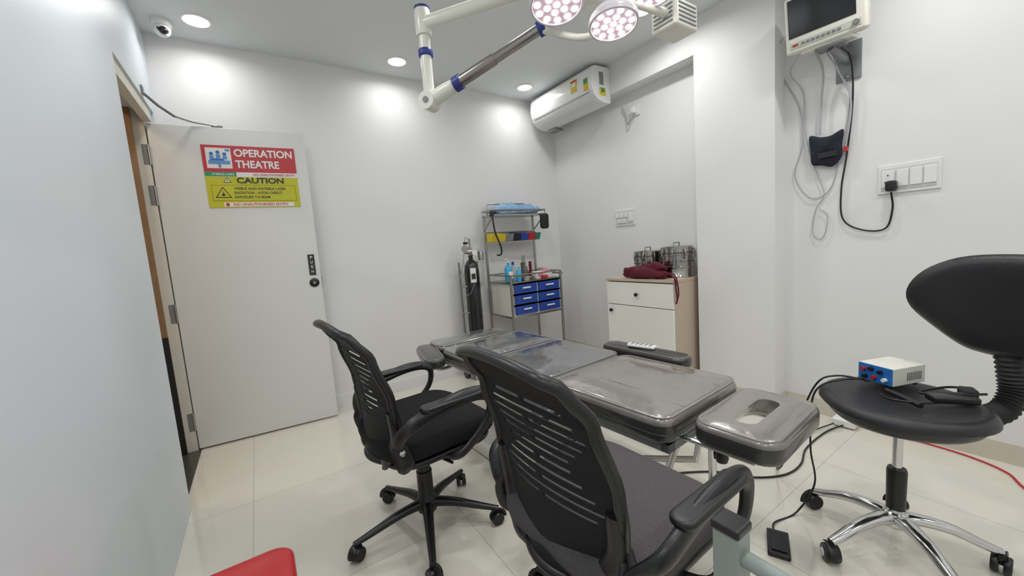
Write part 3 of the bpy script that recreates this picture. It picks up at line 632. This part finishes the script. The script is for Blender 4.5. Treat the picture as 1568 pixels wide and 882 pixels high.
tube('black_cable',[(1.45,1.25,.006),(1.60,1.12,.006),(1.69,1.06,.006),(1.785,.98,.006),(1.87,.85,.006),(2.0,.77,.006),(2.15,.76,.006),(2.33,.80,.006),(2.6,.80,.006),(2.76,.75,.02)],.0045,BLK,fc,sm=8)
box('wall_adapter',(2.77,.76,.028),(.08,.11,.045),WHITE,fc,.01)
# ---------------------------------------------------------------- red stool (plastic)
rs=empty('red_plastic_stool',(-.190,.975,0))
slab('seat',.37,.37,.05,.42,.45,.012,RED,rs,puff=-.006)
for a in(-1,1):
    for b in(-1,1):
        tube('leg',[(a*.145,b*.145,.43),(a*.170,b*.170,0)],[.028,.02],RED,rs,seg=12,flat=(1,.7))
for a in(-1,1):
    box('apron',(a*.155,0,.395),(.01,.28,.05),RED,rs,.003); box('apron',(0,a*.155,.395),(.28,.01,.05),RED,rs,.003)
    tube('stretcher',[(a*.160,-.160,.15),(a*.160,.160,.15)],.011,RED,rs); tube('stretcher',[(-.160,a*.160,.15),(.160,a*.160,.15)],.011,RED,rs)
# ---------------------------------------------------------------- grey metal stand frame
gf=empty('metal_trolley_frame',(-.012,.002,0))
for x,y in((.53,.265),(.53,-.33),(.98,-.33)):
    box('post',(x,y,.385),(.036,.036,.77),GREYG,gf,.003); box('post_cap',(x,y,.776),(.04,.04,.014),BLK,gf,.004)
for z in(.735,.25):
    cyl('rail',(.53,.25,z),(.53,-.32,z),.0115,GREYG,gf); cyl('rail_2',(.54,-.33,z),(.97,-.33,z),.0115,GREYG,gf)
lp=[(.53+.022*math.cos(k*1.1),.17-.012*k,.735+.022*math.sin(k*1.1)) for k in range(9)]
tube('red_wire',lp+[(.56,.05,.70),(.55,.02,.66)],.0016,CABR,gf,sm=4,seg=6)
# ---------------------------------------------------------------- surgical light
sl=empty('surgical_light',(0,0,0))
P0=V((.79,1.80,2.26)); E=V((.785,1.79,1.905))
lathe('ceiling_flange',[(.11,0),(.11,-.03),(.06,-.07),(.035,-.075)],IVORY,sl,(1.25,1.15,ZC)); cyl('drop_tube',(1.25,1.15,ZC-.05),(1.25,1.15,2.20),.03,IVORY,sl)
tube('boom_arm',[(1.25,1.15,2.26),P0],.030,IVORY,sl,seg=16,flat=(1,1.1)); lathe('boom_joint',[(0,2.19),(.045,2.19),(.05,2.20),(.05,2.31),(.045,2.33),(0,2.33)],IVORY,sl,(1.25,1.15,0))
lathe('knuckle',[(0,.0),(.034,.0),(.037,.01),(.037,.10),(.034,.115),(0,.12)],IVORY,sl,(P0.x,P0.y,2.205)); lathe('knuckle_cap',[(.034,.0),(.036,.008),(.02,.014),(0,.014)],NAVY,sl,(P0.x,P0.y,2.322))
lathe('ring_blue',[(.030,0),(.034,.004),(.034,.03),(.030,.034)],NAVY,sl,(P0.x,P0.y,2.11)); cyl('drop_post',(P0.x,P0.y,2.22),E,.026,IVORY,sl,seg=20)
dirv=(V((1.11,1.30,2.085))-E).normalized(); Fe=V((1.11,1.30,2.085))
side=dirv.cross(V((0,0,1))).normalized()
cyl('elbow',E-side*.035,E+side*.035,.042,IVORY,sl,seg=24); cyl('elbow_cap',E-side*.040,E+side*.040,.014,GREY,sl)
tube('spring_arm_root',[E,E+dirv*.10,E+dirv*.15],[.034,.034,.028],IVORY,sl,seg=18); cyl('arm_ring_blue',E+dirv*.15,E+dirv*.185,.034,NAVY,sl)
cyl('spring_arm',E+dirv*.18,Fe-dirv*.03,.022,STEELD,sl); cyl('spring_arm_sheath',E+dirv*.185,E+dirv*.37,.026,STEELD,sl); cyl('arm_ring_blue_2',Fe-dirv*.03,Fe,.032,NAVY,sl)
H=V((1.20,1.13,2.13))
tube('yoke',[Fe,Fe+dirv*.06,V((1.17,1.20,2.125)),H],.022,IVORY,sl,sm=4)
lathe('lamp_hub',[(0,-.03),(.045,-.025),(.055,0),(.045,.035),(0,.045)],IVORY,sl,H)
def petal(c,r,tilt,az):
    pe=bpy.data.objects.new('lamp_head',None); C.objects.link(pe); pe.parent=sl; pe.location=c; pe.rotation_euler=(tilt[0],tilt[1],az)
    lathe('shell',[(0,.045),(r*.5,.04),(r*.85,.022),(r,.004),(r*1.03,-.008),(r*1.0,-.018),(r*.95,-.020)],SHELL,pe,seg=40,cap=False)
    tube('rim',[(r*.97*math.cos(k*math.pi/24),r*.97*math.sin(k*math.pi/24),-.019) for k in range(48)],.0055,SHELL,pe,closed=True,seg=8)
    lathe('lens',[(0,-.017),(r*.95,-.017)],PETAL,pe,seg=40,cap=False)
    pts=[(0,0)]+[(r*.38*math.cos(k*math.pi/3),r*.38*math.sin(k*math.pi/3)) for k in range(6)]+[(r*.74*math.cos(k*math.pi/5.5+.26),r*.74*math.sin(k*math.pi/5.5+.26)) for k in range(11)]
    for k,(a,b) in enumerate(pts): lathe('led',[(0,-.021),(r*.13,-.020),(r*.13,-.017)],LEDP,pe,(a,b,0),seg=12,cap=False)
    L=bpy.data.lights.new('surgical_lamp','SPOT'); L.energy=10; L.spot_size=math.radians(50); L.spot_blend=.6; L.shadow_soft_size=.08; L.color=(1,.96,.92)
    lo=bpy.data.objects.new('spot',L); C.objects.link(lo); lo.parent=pe; lo.location=(0,0,-.05)
petal(V((1.045,1.15,2.085)),.098,(-.15,.15),0); petal(V((1.205,1.025,1.995)),.088,(-.12,.12),0); petal(V((1.38,.98,2.14)),.095,(-.1,.1),0)
tube('head_link',[H,V((1.045,1.15,2.13))],.018,IVORY,sl); tube('head_link_2',[H,V((1.235,1.06,2.08)),V((1.215,1.03,2.03))],.018,IVORY,sl,sm=4); tube('head_link_3',[H,V((1.30,1.05,2.19)),V((1.38,.98,2.185))],.018,IVORY,sl,sm=3)
tube('stay',[V((1.10,1.30,2.065)),V((1.19,1.20,2.01)),V((1.235,1.13,2.0))],.014,IVORY,sl,sm=3)
tube('handle_arm',[H,V((1.34,1.08,2.13)),V((1.47,1.04,2.11)),V((1.56,1.04,2.11))],.020,IVORY,sl,sm=5)
box('driver_box',(1.625,1.05,2.105),(.16,.12,.11),IVORY,sl,.012)
for k in range(5): box('driver_vent',(1.543,1.05,2.07+k*.017),(.004,.09,.005),GREY,sl); 
for k in range(5): box('driver_vent_f',(1.625,.988,2.07+k*.017),(.12,.004,.005),GREY,sl)
ws=empty('curtain_pelmet',(0,0,0)); box('board',(XR-.04,.38,2.615),(.07,.16,.03),WOOD,ws,.003); box('return',(XR-.04,.38,2.645),(.05,.14,.05),WOOD,ws,.002)
# ---------------------------------------------------------------- world, camera
w=bpy.data.worlds.new('world'); bpy.context.scene.world=w; w.use_nodes=True
w.node_tree.nodes['Background'].inputs[0].default_value=(.8,.85,.9,1); w.node_tree.nodes['Background'].inputs[1].default_value=.3
cam=bpy.data.cameras.new('camera'); co=bpy.data.objects.new('camera',cam); C.objects.link(co)
fw=V((.5457,.8313,-.1064)).normalized(); upv=V((.1184,.0479,.9917)); rt=fw.cross(upv).normalized(); upv=rt.cross(fw).normalized()
M=Matrix((( rt.x,upv.x,-fw.x,0),(rt.y,upv.y,-fw.y,0),(rt.z,upv.z,-fw.z,1.19),(0,0,0,1)))
co.matrix_world=M; cam.sensor_width=36; cam.lens=13.546; cam.clip_start=.02
bpy.context.scene.camera=co
vs_=bpy.context.scene.view_settings; vs_.view_transform='Standard'; vs_.look='None'; vs_.exposure=.03
